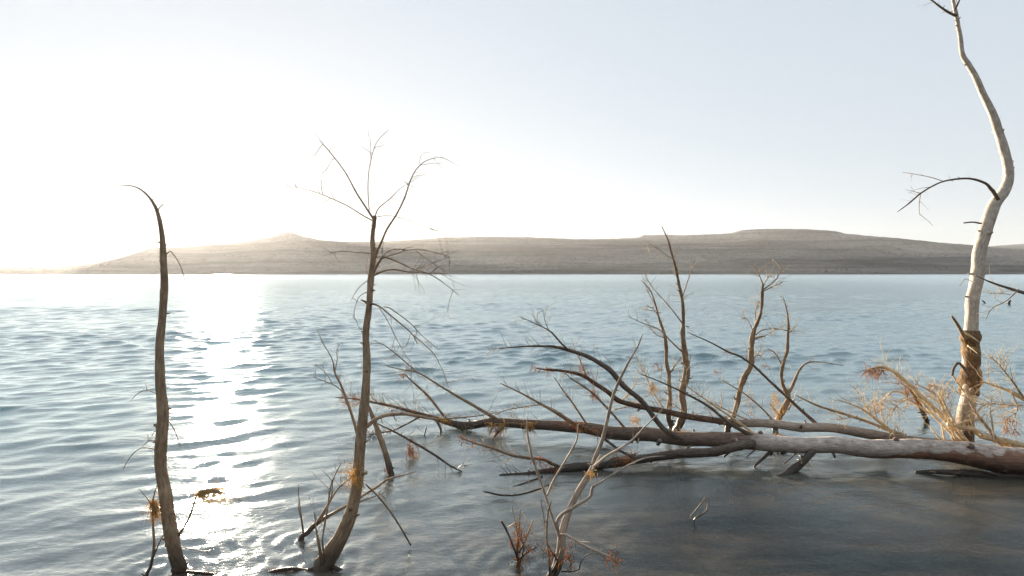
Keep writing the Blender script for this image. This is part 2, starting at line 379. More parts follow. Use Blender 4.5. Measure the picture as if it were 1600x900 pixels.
# ------------------------------------------------------------------ haze
def haze():
    x0, x1, y0, y1, z0, z1 = -5600, 5600, -5400, 5600, -4.5, 136
    v = [(x, y, zz) for zz in (z0, z1) for x, y in ((x0, y0), (x1, y0), (x1, y1), (x0, y1))]
    f = [(3, 2, 1, 0), (4, 5, 6, 7), (0, 1, 5, 4), (1, 2, 6, 5), (2, 3, 7, 6), (3, 0, 4, 7)]
    me = np_mesh('haze', v, f, smooth=False)
    o = bpy.data.objects.new('haze', me); COL.objects.link(o); tag(o, 'pale sunlit haze over the lake', 'haze', kind='stuff')
    t = NT('haze'); t.n.remove(t.bsdf)
    pv = t.new('VolumePrincipled'); pv.inputs['Color'].default_value = (0.95, 0.96, 1.0, 1)
    pv.inputs['Density'].default_value = 0.00011; pv.inputs['Anisotropy'].default_value = 0.46
    t.link(pv.outputs[0], t.out.inputs['Volume']); me.materials.append(t.m)
haze()

# ------------------------------------------------------------------ wood: tapered, knotted stems
def resample(pts, step_px=1.0):
    "pts: list of (Vector, radius) -> denser Catmull-Rom list"
    out = []
    n = len(pts)
    for i in range(n - 1):
        p0, p1, p2, p3 = pts[max(i - 1, 0)], pts[i], pts[i + 1], pts[min(i + 2, n - 1)]
        L = (p2[0] - p1[0]).length
        k = max(2, min(14, int(L / max(0.02, 1.6 * max(p1[1], p2[1]))) + 1))
        for q in range(k):
            t = q / k; t2, t3 = t * t, t * t * t
            pos = 0.5 * ((2 * p1[0]) + (p2[0] - p0[0]) * t + (2 * p0[0] - 5 * p1[0] + 4 * p2[0] - p3[0]) * t2 + (3 * p1[0] - p0[0] - 3 * p2[0] + p3[0]) * t3)
            out.append((pos, p1[1] + (p2[1] - p1[1]) * t))
    out.append(pts[-1])
    return out

class Wood:
    "collects stems; build() makes one mesh with the attributes the bark needs"
    def __init__(self): self.v, self.f, self.bark, self.al = [], [], [], []
    def stem(self, path, sides=None, lump=0.08, seed=0, wig=0.25):
        n = len(path); r0 = max(p[1] for p in path)
        sides = sides or (14 if r0 > 0.03 else 9 if r0 > 0.012 else 6 if r0 > 0.005 else 4)
        rr = random.Random(seed * 13 + n)
        total = sum((path[i + 1][0] - path[i][0]).length for i in range(n - 1)) or 1e-6
        ph = [rr.random() * 6.28 for _ in range(6)]
        off = len(self.v); l = 0.0; N = None; base_off = rr.random() * 9
        for i in range(n):
            pos, r = path[i]
            T = (path[min(i + 1, n - 1)][0] - path[max(i - 1, 0)][0])
            T = T.normalized() if T.length > 1e-9 else Vector((0, 0, 1))
            if N is None:
                N = T.orthogonal().normalized()
            N = (N - T * N.dot(T)); N = N.normalized() if N.length > 1e-6 else T.orthogonal().normalized()
            B = T.cross(N)
            if i: l += (pos - path[i - 1][0]).length
            w = wig * r if 0 < i < n - 1 else 0
            c = pos + N * (w * math.sin(l * 9 + ph[0])) + B * (w * math.sin(l * 13 + ph[1]))
            rk = r * (1 + lump * (math.sin(l * 31 + ph[2]) * 0.6 + math.sin(l * 67 + ph[3]) * 0.5))
            for s in range(sides):
                a = 2 * math.pi * s / sides
                ra = rk * (1 + lump * 0.8 * math.sin(2 * a + l * 7 + ph[4]) + lump * 0.6 * math.sin(3 * a - l * 19 + ph[5]) + lump * 0.5 * (rr.random() - 0.5))
                self.v.append(c + N * (math.cos(a) * ra) + B * (math.sin(a) * ra))
                self.bark.append((math.cos(a) * max(r, 0.004) + base_off, math.sin(a) * max(r, 0.004), l)); self.al.append(l / total)
            if i:
                o0, o1 = off + (i - 1) * sides, off + i * sides
                for s in range(sides):
                    s2 = (s + 1) % sides
                    self.f.append((o0 + s, o0 + s2, o1 + s2, o1 + s))
        self.f.append(tuple(off + s for s in reversed(range(sides))))
        e = off + (n - 1) * sides; self.f.append(tuple(e + s for s in range(sides)))
    def build(self, name, mat, parent, origin):
        me = bpy.data.meshes.new(name)
        me.from_pydata([tuple(p - origin) for p in self.v], [], self.f)
        me.polygons.foreach_set('use_smooth', [True] * len(me.polygons))
        a = me.attributes.new('bark', 'FLOAT_VECTOR', 'POINT'); a.data.foreach_set('vector', [c for b in self.bark for c in b])
        add_attr(me, 'along', self.al)
        me.materials.append(M[mat]); me.update()
        o = bpy.data.objects.new(name, me); COL.objects.link(o); o.parent = parent
        return o

SEED = [100]
class Thing:
    """an Empty at the foot of the thing; stems and tufts become its parts"""
    def __init__(self, name, label, cat, foot, group=None):
        self.o = empty(name, foot); tag(self.o, label, cat, group); self.org = Vector(foot)
        self.tw = Wood(); self.ntw = 0; self.paths = []
    def path(self, pts, d0, d1=None, root=0.0):
        d1 = d0 if d1 is None else d1
        # distance along the picture path sets the depth, unless a point carries its own
        L = [0.0]
        for a, b in zip(pts, pts[1:]): L.append(L[-1] + math.hypot(b[0] - a[0], b[1] - a[1]))
        out = []; w = 2.0
        for k, p in enumerate(pts):
            d = p[3] if len(p) > 3 else d0 + (d1 - d0) * L[k] / (L[-1] or 1)
            if len(p) > 2: w = p[2]
            else:                                   # widths left out: blend to the next one given
                nx = next((q for q in range(k + 1, len(pts)) if len(pts[q]) > 2), None)
                if nx: w = w + (pts[nx][2] - w) * (L[k] - L[k - 1]) / max(1e-6, L[nx] - L[k - 1])
            out.append((P(p[0], p[1], d), 0.5 * w / F * d))
        if root:
            p, r = out[0]
            out.insert(0, (Vector((p.x, p.y, -root)), r * 1.25))
        return resample(out)
    def stem(self, name, mat, pts, d0, d1=None, twigs=0, tl=(0.05, 0.16), root=0.0, parent=None, lump=0.05, wig=0.2, trng=(0.3, 0.97), droop=0.0):
        SEED[0] += 1
        pa = self.path(pts, d0, d1, root)
        w = Wood(); w.stem(pa, seed=SEED[0], lump=lump, wig=wig)
        kr = random.Random(SEED[0])
        if name in ('trunk', 'branch', 'stem') and max(p[1] for p in pa) > 0.009:
            Lp = sum((a[0] - b[0]).length for a, b in zip(pa, pa[1:]))
            for _ in range(int(Lp * 9)):                # broken stubs and knots
                i = kr.randrange(1, max(2, len(pa) - 2)); p, r = pa[i]
                T = (pa[i + 1][0] - p).normalized(); sd = Vector((kr.gauss(0, 1), kr.gauss(0, 1), kr.gauss(0, 1)))
                sd = (sd - T * sd.dot(T)).normalized(); dr = (sd + T * kr.uniform(-.2, .8)).normalized()
                l = r * kr.uniform(.25, .5) + kr.random() ** 3 * 0.03; q = p + sd * r * .72; rk = r * kr.uniform(.16, .36)
                w.stem([(q, rk * 1.5), (q + dr * l * .5, rk), (q + dr * (l + r * .2), rk * .65)], sides=6, lump=.1, seed=SEED[0] + i, wig=0)
        o = w.build(name, mat, parent or self.o, self.org)
        self.sprout(pa, twigs, tl, trng, droop)
        if twigs: self.paths.append((pa, twigs, tl, trng))
        return o, pa
    def sprout(self, pa, n, tl, trng=(0.3, 0.97), droop=0.0):
        for _ in range(int(n * 1.6 + 0.5)):
            f = rng.uniform(*trng); i = min(int(f * (len(pa) - 1)), len(pa) - 2)
            p, r = pa[i]; T = (pa[i + 1][0] - pa[i][0]).normalized()
            side = Vector((rng.gauss(0, 1), rng.gauss(0, 0.6), rng.gauss(0.2, 0.8)))
            side = (side - T * side.dot(T)).normalized()
            D = (T * rng.uniform(0.5, 1.3) + side).normalized()
            L = rng.uniform(*tl); rt = rng.uniform(0.0011, 0.0022) * (1 + L * 1.4) * (0.55 + 0.12 * p.y)
            q, path = p.copy(), []
            seg = 5 if L < 0.15 else 8
            for s in range(seg + 1):
                path.append((q.copy(), max(0.0007, rt * (1 - 0.75 * s / seg))))
                D = (D + Vector((rng.gauss(0, 0.16), rng.gauss(0, 0.16), rng.gauss(0.03 - droop, 0.14)))).normalized()
                q = q + D * (L / seg)
                if L > 0.1 and s in (2, 4) and rng.random() < 0.6:     # a side shoot
                    d2 = (D + Vector((rng.gauss(0, 0.7), rng.gauss(0, 0.4), rng.gauss(0, 0.7)))).normalized()
                    sp = [(q.copy(), rt * 0.6)]
                    for u in range(3):
                        sp.append((sp[-1][0] + d2 * L * 0.13, rt * (0.5 - 0.13 * u)))
                        d2 = (d2 + Vector((rng.gauss(0, 0.2), rng.gauss(0, 0.2), rng.gauss(0, 0.2)))).normalized()
                    self.tw.stem(sp, sides=4, lump=0, wig=0)
            self.tw.stem(path, sides=4, lump=0, wig=0); self.ntw += 1
    def done(self, mat='twig'):
        if self.ntw:
            o = self.tw.build('fine_twigs', mat, self.o, self.org); tag(o, kind='stuff')
            self.tw = Wood(); self.ntw = 0
    def wisps(self, share, mat='straw'):
        'a second, paler growth of hair-thin twigs'
        for pa, n, tl, trng in self.paths: self.sprout(pa, n * share, (tl[0], tl[1] * 1.25), trng, 0.03)
        self.done(mat)

def fibre_mesh(name, strands, mat, origin, parent=None):
    "strands: list of point lists with a half width; each a thin folded ribbon with thickness (3-sided)"
    v, f = [], []
    for pts, hw in strands:
        off = len(v); n = len(pts)
        for i, p in enumerate(pts):
            T = (pts[min(i + 1, n - 1)] - pts[max(i - 1, 0)]); T = T.normalized() if T.length > 1e-9 else Vector((0, 0, 1))
            N = T.orthogonal().normalized(); B = T.cross(N)
            w = hw * (1 - 0.7 * i / (n - 1))
            for s in range(3):
                a = 2.094 * s
                v.append(p + N * (math.cos(a) * w) + B * (math.sin(a) * w) - origin)
            if i:
                o0, o1 = off + 3 * (i - 1), off + 3 * i
                for s in range(3): f.append((o0 + s, o0 + (s + 1) % 3, o1 + (s + 1) % 3, o1 + s))
        e = off + 3 * (n - 1); f.append((e, e + 1, e + 2)); f.append((off + 2, off + 1, off))
    me = np_mesh(name, v, f); me.materials.append(M[mat])
    o = bpy.data.objects.new(name, me); COL.objects.link(o); o.parent = parent
    return o

def strands(seeds, n, L, flow, spread, grav, hw=(0.0006, 0.0012), jit=0.006, seg=5):
    out = []
    for _ in range(n):
        q = rng.choice(seeds) + Vector((rng.gauss(0, jit), rng.gauss(0, jit), rng.gauss(0, jit)))
        D = (flow + Vector((rng.gauss(0, spread), rng.gauss(0, spread), rng.gauss(0, spread)))).normalized()
        l = rng.uniform(0.3, 1.0) * L; grv = grav * rng.uniform(0.3, 1.8); pts = [q.copy()]
        for s in range(seg):
            D = (D + Vector((rng.gauss(0, 0.12), rng.gauss(0, 0.12), -grv + rng.gauss(0, 0.1)))).normalized()
            q = q + D * l / seg; pts.append(q.copy())
        out.append((pts, rng.uniform(*hw)))
    return out

def line(pts, d, n=8):
    "seed points along a picture polyline at distance d"
    w = [P(x, y, d) for x, y in pts]; out = []
    for a, b in zip(w, w[1:]):
        for k in range(n): out.append(a.lerp(b, k / n))
    out.append(w[-1]); return out

def tag_stuff(o):
    return tag(o, kind='stuff')

def leaf_clump(th, pts, d, n=40, L=0.05, hang=0.25, mat='leaf', spread=0.7, jit=0.008, name='leaf_clump', hw=(0.0012, 0.0028)):
    return tag_stuff(fibre_mesh(name, strands(line(pts, d), int(n * .8), L * 1.3, Vector((rng.uniform(-.4, .4), 0, -0.45)), spread, hang, hw, jit * 2.2, 4), mat, th.org, th.o))

# ------------------------------------------------------------------ the bent sapling at the left
D = water_d(893)
T1 = Thing('bare_sapling', 'leaning bare brown sapling nearest the sun, its tip bent over to the left', 'tree', P(277, 893, D))
T1.stem('trunk', 'brown', [(281, 905, 21), (274, 868, 20), (268, 825, 20.5), (260, 775, 19), (250, 732, 17), (250, 690, 17), (255, 640, 16), (252, 590, 13.5), (249, 540, 12.5), (253, 490, 11.5), (257, 440, 11), (256, 405, 9.5), (254, 370, 7.5), (248, 338, 5.5), (240, 318, 4), (226, 301, 2.6), (208, 291, 1.6), (180, 289, .6)], D, root=0.5, twigs=12, tl=(.02, .06), trng=(.2, .75))
for pts in ([(256, 402, 2), (265, 393), (270, 397), (280, 412), (290, 440, .7)], [(246, 332, 2), (249, 325), (254, 319, .9)], [(249, 617, 1.8), (230, 610), (215, 615), (204, 627, .7)],
            [(247, 703, 2.2), (222, 700), (205, 712), (193, 732, .8)], [(247, 690, 1.6), (235, 688), (222, 698, .8)], [(262, 655, 1.6), (274, 675), (282, 700, .7)], [(246, 672, 1.4), (240, 676), (238, 682, .8)],
            [(283, 855, 1.8), (300, 858), (320, 861), (335, 858, .7)], [(268, 832, 9), (263, 842, 6), (259, 853, 4)]):
    T1.stem('branch', 'brown', pts, D, D + .08, twigs=1, tl=(.03, .06))
_, pa = T1.stem('branch', 'brown', [(279, 836, 5.5), (288, 822, 4.4), (297, 805, 3.8), (305, 780, 3), (309, 772, 2.6), (325, 765), (350, 771), (378, 783, 1.2)], D, D - .12, twigs=6, tl=(.03, .08), trng=(.7, .98))
T1.done()
def tuft(name, label, pts, d, n, L, flow, grav, spread=.3, mat='grass', cat='grass tuft', jit=.006, hw=(0.0005, 0.0011)):
    w = line(pts, d); o = fibre_mesh(name, strands(w, n, L, Vector(flow), spread, grav, hw, jit, 6), mat, w[0]); o.location = w[0]; tag(o, label, cat)
    return o
tuft('dry_grass_tuft', 'golden tuft of dry grass hooked on a twig right of the leaning sapling', [(308, 772), (316, 766), (330, 764), (346, 769)], D - .06, 420, .12, (.5, 0, -.2), .22, .3, jit=.006, hw=(.0006, .0012))

st = Thing('drowned_stick', 'thin dark stick standing in the water left of the leaning sapling', 'stick', P(233, 893, 2.82))
st.stem('stem', 'brown', [(228, 912, 5), (236, 885, 5.2), (241, 855, 4.4), (239, 820, 3), (238, 790, 2.8), (240, 775), (245, 759, 1.3)], 2.82, root=.4, twigs=3, tl=(.03, .07))
st.stem('branch', 'twig', [(240, 870, 3), (248, 850), (255, 836), (262, 828, 1.4)], 2.82); st.stem('branch', 'twig', [(237, 789, 1.6), (228, 776), (217, 764, .7)], 2.82)
st.done()
tuft('dry_grass_tuft', 'small straw tuft caught on the thin stick left of the leaning sapling', [(238, 782), (241, 800)], 2.82, 260, .085, (.3, 0, -.4), .22, .35, hw=(.0007, .0014))

# ------------------------------------------------------------------ the curved tree with the forked top
D2 = water_d(886)
T2 = Thing('forked_tree', 'tall curved bare tree with a forked crown of thin arching twigs', 'tree', P(505, 886, D2))
T2.stem('trunk', 'brown', [(503, 896, 34), (513, 874, 27), (533, 846, 23.5), (545, 815, 21), (552, 780, 19), (558, 740, 18), (563, 700, 16.5), (568, 660, 15.5), (571, 610, 13), (573, 560, 12), (571, 520, 11), (576, 480, 10), (580, 440, 10), (583, 415, 9), (584, 395, 8), (582, 370, 6.5), (584, 350, 6.5), (585, 337, 6)], D2, root=.45, twigs=10, tl=(.02, .07), trng=(.35, .95))
for pts, dd, tw in (([(584, 343, 4), (570, 322, 3.2), (556, 300, 2.6), (540, 270, 2), (520, 243, 1.5), (498, 218, .7)], .25, 4), ([(583, 345, 3), (565, 335, 2.4), (540, 320, 2), (500, 303, 1.6), (470, 294, 1.1), (440, 290, .6)], -.2, 5),
        ([(577, 329, 2.2), (575, 300, 1.7), (576, 270), (582, 240), (590, 220), (607, 203, .6)], .2, 3), ([(586, 338, 2.2), (592, 325, 2), (610, 310), (625, 295), (640, 285, .6)], .3, 3), ([(587, 339, 1.6), (610, 337), (640, 345), (675, 358, .6)], -.2, 2),
        ([(584, 405, 6), (589, 393, 5), (596, 378, 4), (605, 358, 3.4), (620, 335, 3), (632, 310, 2.5), (640, 285, 2.1), (650, 265, 1.7), (668, 250, 1.2), (696, 245, .6)], .2, 12), ([(585, 396, 2.4), (560, 394, 2), (530, 393), (505, 400, .7)], .2, 3),
        ([(582, 430, 5), (590, 415, 4.4), (599, 402, 4), (620, 408, 3), (645, 420, 2.4), (670, 428), (690, 440), (718, 462, .7)], -.25, 7), ([(599, 402, 2.6), (620, 396), (635, 391), (665, 391), (690, 398), (704, 402, .7)], .25, 6), ([(583, 431, 3.6), (600, 423, 3), (617, 421, 2.6), (640, 425), (670, 427), (702, 427, .7)], .1, 6),
        ([(599, 401, 2), (605, 393), (620, 389), (636, 391, 1)], .15, 2), ([(650, 392, 1.3), (675, 410), (697, 425, .6)], .2, 1), ([(650, 421, 1.3), (680, 410), (703, 401, .6)], -.1, 1), ([(597, 402, 1.5), (598, 386), (601, 372, .8)], 0, 0),
        ([(577, 473, 3.4), (592, 478, 2.8), (600, 484, 2.6), (625, 505, 2.3), (642, 520, 2), (652, 537, 1)], -.15, 4), ([(598, 482, 2), (608, 481), (640, 504), (660, 525), (687, 547, .6)], -.3, 5), ([(592, 480, 1.6), (605, 500), (620, 530), (640, 565), (655, 590, .6)], -.2, 4), ([(646, 524, 1.8), (665, 540), (680, 556), (692, 580), (702, 606, .6)], -.2, 3),
        ([(579, 432, 1.8), (573, 425), (573, 412), (578, 398, .7)], .1, 1), ([(576, 455, 1.8), (563, 462), (556, 476), (552, 500, .6)], -.1, 2), ([(578, 436, 1.6), (560, 450), (548, 470, .6)], .1, 1),
        ([(562, 690, 6), (559, 682, 5.4), (554, 660, 5), (543, 627, 4.6), (532, 600, 4), (523, 582, 3.4), (519, 562, 2), (507, 540, 1.2), (495, 515, .6)], .15, 5), ([(523, 580, 2.2), (527, 562), (526, 548), (531, 538, .7)], .1, 2), ([(545, 633, 2.2), (530, 607), (505, 595), (485, 588, .6)], .2, 3),
        ([(567, 671, 8), (580, 660, 6.4), (590, 653, 5.8), (605, 648, 5.4), (630, 647, 5), (650, 650, 4.4), (679, 655, 3.4), (712, 653, 2.6), (745, 650, 1.6), (775, 645, .8)], .45, 12)):
    T2.stem('branch', 'brown', pts, D2, D2 + dd, twigs=tw * .8, tl=(.04, .15), trng=(.45, .97), droop=.05)
for pts in ([(572, 757, 2.2), (590, 775, 2.8), (610, 800, 3), (628, 828, 3), (642, 852, 2.6)], [(507, 868, 4), (504, 842, 3.4), (511, 800, 3), (515, 770, 2.6), (519, 752, 2), (534, 722, 1)], [(503, 882, 6), (498, 850, 4.6), (494, 828, 2.6), (491, 800, 1)]):
    T2.stem('shoot', 'brown', pts, D2 - .06, D2 + .2 if pts[0][0] > 550 else D2 - .05, twigs=3, tl=(.04, .1))
for pts, n in (([(505, 888, 14), (480, 893, 7), (455, 889, 6), (425, 893, 5), (395, 902, 4)], 300), ([(518, 885, 8), (540, 893, 5), (565, 898, 4), (600, 905, 2)], 60), ([(497, 890, 9), (490, 900, 7), (478, 915, 5)], 60)):
    r_, pa = T2.stem('root', 'root_bark' if 'root_bark' in M else 'dark', pts, D2 - .02, D2 - .05)
    hs = fibre_mesh('root_hairs', strands([p for p, _ in pa], n, .045, Vector((0, -.2, -.2)), .8, .05, (.0005, .001), .006, 4), 'root', T2.org, r_); tag(hs, kind='stuff')
leaf_clump(T2, [(550, 738), (556, 752)], D2 - .07, 60, .07, .3, 'grass', .5)
leaf_clump(T2, [(549, 728), (562, 730)], D2 - .06, 40, .03, .1, 'grass', .8)
T2.done()

ro = Thing('root_strand', 'reddish hairy root strand on the water at the foot of the leaning sapling', 'root', P(300, 895, 2.84))
r_, pa = ro.stem('strand', 'dark', [(268, 891, 5), (300, 894, 5), (330, 897, 4), (372, 903, 2)], 2.84)
hs = fibre_mesh('root_hairs', strands([p for p, _ in pa], 220, .05, Vector((.3, -.2, 0)), .8, .05, (.0005, .001), .008, 4), 'root', ro.org, r_); tag(hs, kind='stuff')

# broken branches round the foot of that tree
db = Thing('broken_branch', 'broken branch slanting out of the water behind the curved tree', 'branch', P(470, 845, 3.19))
db.stem('stem', 'brown', [(468, 848, 8), (482, 832, 8), (495, 819, 7.4), (520, 803, 5.4), (545, 788, 5), (565, 775, 4.6), (590, 760, 4), (606, 749, 3), (625, 744, 2), (650, 737, .9)], 3.19, 3.3, root=.3, twigs=12, tl=(.05, .14))
db.stem('branch', 'brown', [(494, 820, 5), (512, 790, 3.6), (527, 765, 3), (540, 753, 2.4), (552, 743, 1.2)], 3.19, 3.25, twigs=3); db.stem('branch', 'brown', [(498, 816, 4), (510, 795, 3), (518, 775, 2.4), (520, 752), (530, 728, .9)], 3.19, twigs=3)
db.stem('branch', 'twig', [(548, 790, 3.4), (568, 782, 2.8), (585, 776), (601, 771, 1.2)], 3.22, twigs=5, tl=(.04, .1)); db.done()
s2 = Thing('drowned_stick', 'pair of thin upright twigs left of the curved tree foot', 'stick', P(473, 842, 3.2))
s2.stem('stem', 'brown', [(474, 843, 3.4), (471, 810, 2.4), (467, 775, 1.4), (466, 755, .7)], 3.2, root=.3); s2.stem('branch', 'brown', [(471, 812, 2), (467, 797), (466, 782, .9)], 3.2)
s3 = Thing('leaning_stake', 'dark algae-stained stake leaning in the water right of the curved tree', 'stake', P(611, 742, water_d(742)))
s3.stem('stem', 'brown', [(613, 748, 10), (611, 738, 9.6), (603, 713, 9), (592, 680, 8.4), (584, 655, 7.4), (576, 635, 5), (565, 610, 2)], water_d(742), root=.4, twigs=8, tl=(.05, .12)); 
leaf_clump(s3, [(601, 735), (606, 742)], water_d(742) - .03, 26, .03, .2); s3.done()

# ------------------------------------------------------------------ the big fallen tree
FT = Thing('fallen_tree', 'long fallen tree trunk lying across the water, pale barkless middle and dark tip', 'tree', P(1600, 745, 4.2))
_, trunk = FT.stem('trunk', 'log', [(1700, 742, 48, 4.1), (1600, 723, 43, 4.2), (1540, 713, 39, 4.27), (1480, 705, 33, 4.33), (1400, 701, 29, 4.38), (1300, 697, 26, 4.43), (1240, 694, 25, 4.46), (1190, 691, 26, 4.5), (1150, 689, 24.5, 4.55), (1100, 686, 23, 4.65), (1050, 683, 22, 4.75), (1000, 679, 21, 4.88), (950, 674, 20, 5.0), (900, 668, 18, 5.1), (850, 664, 15, 5.2), (800, 661, 14, 5.3), (760, 661, 14, 5.4), (725, 664, 12, 5.48), (700, 660, 9, 5.5), (670, 651, 6.4, 5.5), (640, 642, 5.2, 5.5), (610, 634, 4.2, 5.5), (580, 628, 3.2, 5.5), (550, 623, 2, 5.5), (523, 621, 1, 5.5)], 4.2, twigs=46, tl=(.06, .22), trng=(.4, .97), lump=.035, wig=.12)
FT.stem('branch', 'dark', [(1205, 691, 13), (1185, 693, 15), (1150, 699, 15), (1100, 706, 14), (1050, 711, 13.4), (1000, 718, 12.6), (950, 725, 12), (900, 731, 13), (875, 734, 11), (850, 736, 8), (820, 740, 6), (780, 743, 4)], 4.5, 4.25, twigs=24, tl=(.04, .14), trng=(.3, .95))
for mat, pts, d0, d1, tw in (
    ('dark', [(1070, 686, 8), (1055, 681, 8.6), (1038, 670, 8.6), (1020, 650, 8.4), (1000, 625, 8), (975, 602, 8.2), (955, 580, 8.4), (940, 570, 7.6), (915, 556, 6.6), (885, 546, 5.4), (862, 541, 4.2), (850, 541, 3.6), (820, 541, 2.6), (790, 544, 1.7), (762, 546, .7)], 4.7, 4.55, 14),
    ('dark', [(886, 546, 4), (875, 535, 3.4), (860, 518, 2.4), (840, 507, 1.8), (812, 495, .7)], 4.58, 4.5, 5), ('dark', [(859, 518, 1.8), (852, 503), (848, 484, .6)], 4.55, 4.5, 2),
    ('brown', [(980, 674, 4.4), (960, 650, 3.6), (943, 632, 3.6), (927, 615, 3.4), (910, 602, 2.8), (893, 592, 2), (882, 582, .9)], 4.95, 4.85, 9), ('brown', [(917, 664, 3.6), (895, 630, 3), (880, 610, 2.4), (866, 590, .9)], 5.05, 5.0, 5),
    ('brown', [(910, 668, 5.5), (895, 661, 6), (872, 647, 6), (850, 634, 4.2), (820, 617, 3), (782, 599, 1.2)], 5.0, 5.0, 8), ('dark', [(905, 664, 4.5), (930, 676, 4.6), (950, 690, 4.4), (972, 706, 4), (992, 715, 3)], 4.95, 4.55, 4),
    ('brown', [(870, 642, 2.4), (845, 633, 2), (810, 637), (785, 643), (762, 655, 1)], 5.1, 5.3, 6), ('brown', [(785, 660, 5.4), (770, 652, 5.4), (735, 630, 4.6), (715, 619, 4.2), (690, 605, 3.4), (670, 592, 2.8), (650, 581, 2.2), (625, 577, 1.6), (602, 571, .7)], 5.35, 5.3, 12),
    ('brown', [(651, 582, 2), (630, 563, 1.7), (598, 538, 1.2), (577, 538, .6)], 5.3, 5.2, 4), ('brown', [(705, 660, 5), (695, 651, 4), (670, 620, 4), (645, 597, 2.6), (631, 584, 1.2)], 5.5, 5.4, 4),
    ('brown', [(660, 648, 3), (640, 660, 2.8), (614, 673, 2.4), (590, 677, 1.6), (575, 682, .8)], 5.45, 5.2, 7), ('dark', [(590, 662, 2), (614, 673, 3), (645, 691, 4), (679, 711, 4), (703, 727, 3.2), (722, 737, 1.6)], 4.6, 4.3, 8),
    ('brown', [(682, 657, 4.6), (689, 672, 3.8), (684, 682), (672, 692, 2.2), (655, 697, 1.1)], 5.45, 5.3, 6), ('brown', [(666, 668, 2.4), (662, 682, 2.2), (655, 697, 1.4)], 5.3, 5.2, 3), ('dark', [(790, 664, 4), (780, 674, 4), (770, 685, 2.4)], 5.3, 5.15, 2),
    ('brown', [(880, 731, 5.6), (862, 724, 5), (850, 718, 4.6), (828, 716, 4.4), (800, 712, 4.4), (770, 700, 4), (745, 693, 3), (716, 683, 1.2)], 4.3, 4.3, 16), ('dark', [(985, 722, 5), (960, 716, 3), (945, 725, 2)], 4.4, 4.3, 2),
    ('dark', [(1195, 690, 7), (1160, 673, 6.6), (1138, 660, 5), (1104, 633, 3.8), (1064, 611, 3), (1030, 596, 2.2), (999, 584, .9)], 4.5, 4.6, 10), ('straw', [(1190, 688, 5), (1160, 664, 4), (1125, 640, 3), (1085, 612, 2), (1058, 592, .8)], 4.52, 4.65, 14),
    ('dark', [(1273, 700, 12), (1262, 712, 11), (1245, 728, 12), (1228, 741, 11), (1215, 750, 10)], 4.43, 4.22, 1), ('dark', [(1209, 701, 5.4), (1195, 713, 5), (1178, 729, 3)], 4.48, 4.4, 1), ('dark', [(1149, 698, 5), (1140, 706, 4.4), (1131, 714, 3)], 4.5, 4.5, 0),
    ('dark', [(1182, 701, 3), (1174, 708), (1166, 715, 1.4)], 4.48, 4.4, 0), ('brown', [(1250, 702, 3), (1240, 712), (1226, 724, 1)], 4.44, 4.4, 0), ('dark', [(1214, 702, 4), (1216, 710, 2.4)], 4.45, 4.4, 0), ('dark', [(1225, 702, 3.4), (1228, 709, 2)], 4.45, 4.4, 0), ('brown', [(1078, 697, 4), (1070, 703, 3)], 4.6, 4.55, 0)):
    FT.stem('branch', mat, pts, d0, d1, twigs=tw, tl=(.05, .17), trng=(.3, .97))
for pts, d, n, L, h, mat in (([(832, 572), (850, 578), (862, 578)], 4.97, 70, .06, .15, 'leaf'), ([(908, 574), (920, 580), (930, 592)], 4.9, 70, .05, .2, 'leaf'), ([(925, 612), (929, 618)], 4.85, 60, .06, .3, 'leaf'), ([(530, 622), (545, 627), (565, 630)], 5.4, 90, .06, .15, 'leaf'), ([(552, 618), (562, 624)], 5.4, 50, .04, .1, 'leaf'),
        ([(626, 583), (630, 588)], 5.35, 50, .035, .3, 'leaf'), ([(665, 616), (672, 624)], 5.4, 30, .03, .2, 'leaf'), ([(764, 666), (780, 668), (790, 664)], 5.25, 150, .1, .35, 'grass'), ([(820, 664), (832, 666)], 5.15, 80, .1, .3, 'grass'), ([(638, 697), (644, 708)], 4.6, 90, .08, .4, 'leaf'), ([(648, 714), (655, 724)], 4.6, 50, .06, .4, 'grass'),
        ([(872, 645), (890, 658), (905, 664)], 4.95, 60, .04, .2, 'leaf'), ([(900, 664), (930, 675), (950, 690)], 4.8, 120, .05, .25, 'leaf'), ([(835, 716), (850, 720), (870, 728)], 4.25, 90, .05, .25, 'leaf'), ([(718, 684), (745, 694), (780, 706)], 4.28, 90, .035, .2, 'leaf'),
        ([(960, 728), (975, 716), (990, 708)], 4.3, 110, .06, .3, 'leaf'), ([(690, 654), (704, 658)], 5.4, 80, .06, .2, 'grass'), ([(600, 634), (630, 643), (660, 652)], 5.4, 110, .04, .2, 'leaf'), ([(1160, 674), (1190, 684), (1230, 684)], 4.55, 160, .06, .2, 'grass'), ([(1060, 676), (1080, 680)], 4.7, 50, .06, .2, 'grass'), ([(580, 677), (610, 672)], 5.2, 60, .04, .2, 'leaf')):
    leaf_clump(FT, pts, d, n, L, h, mat)
FT.done()
FT.wisps(.9)

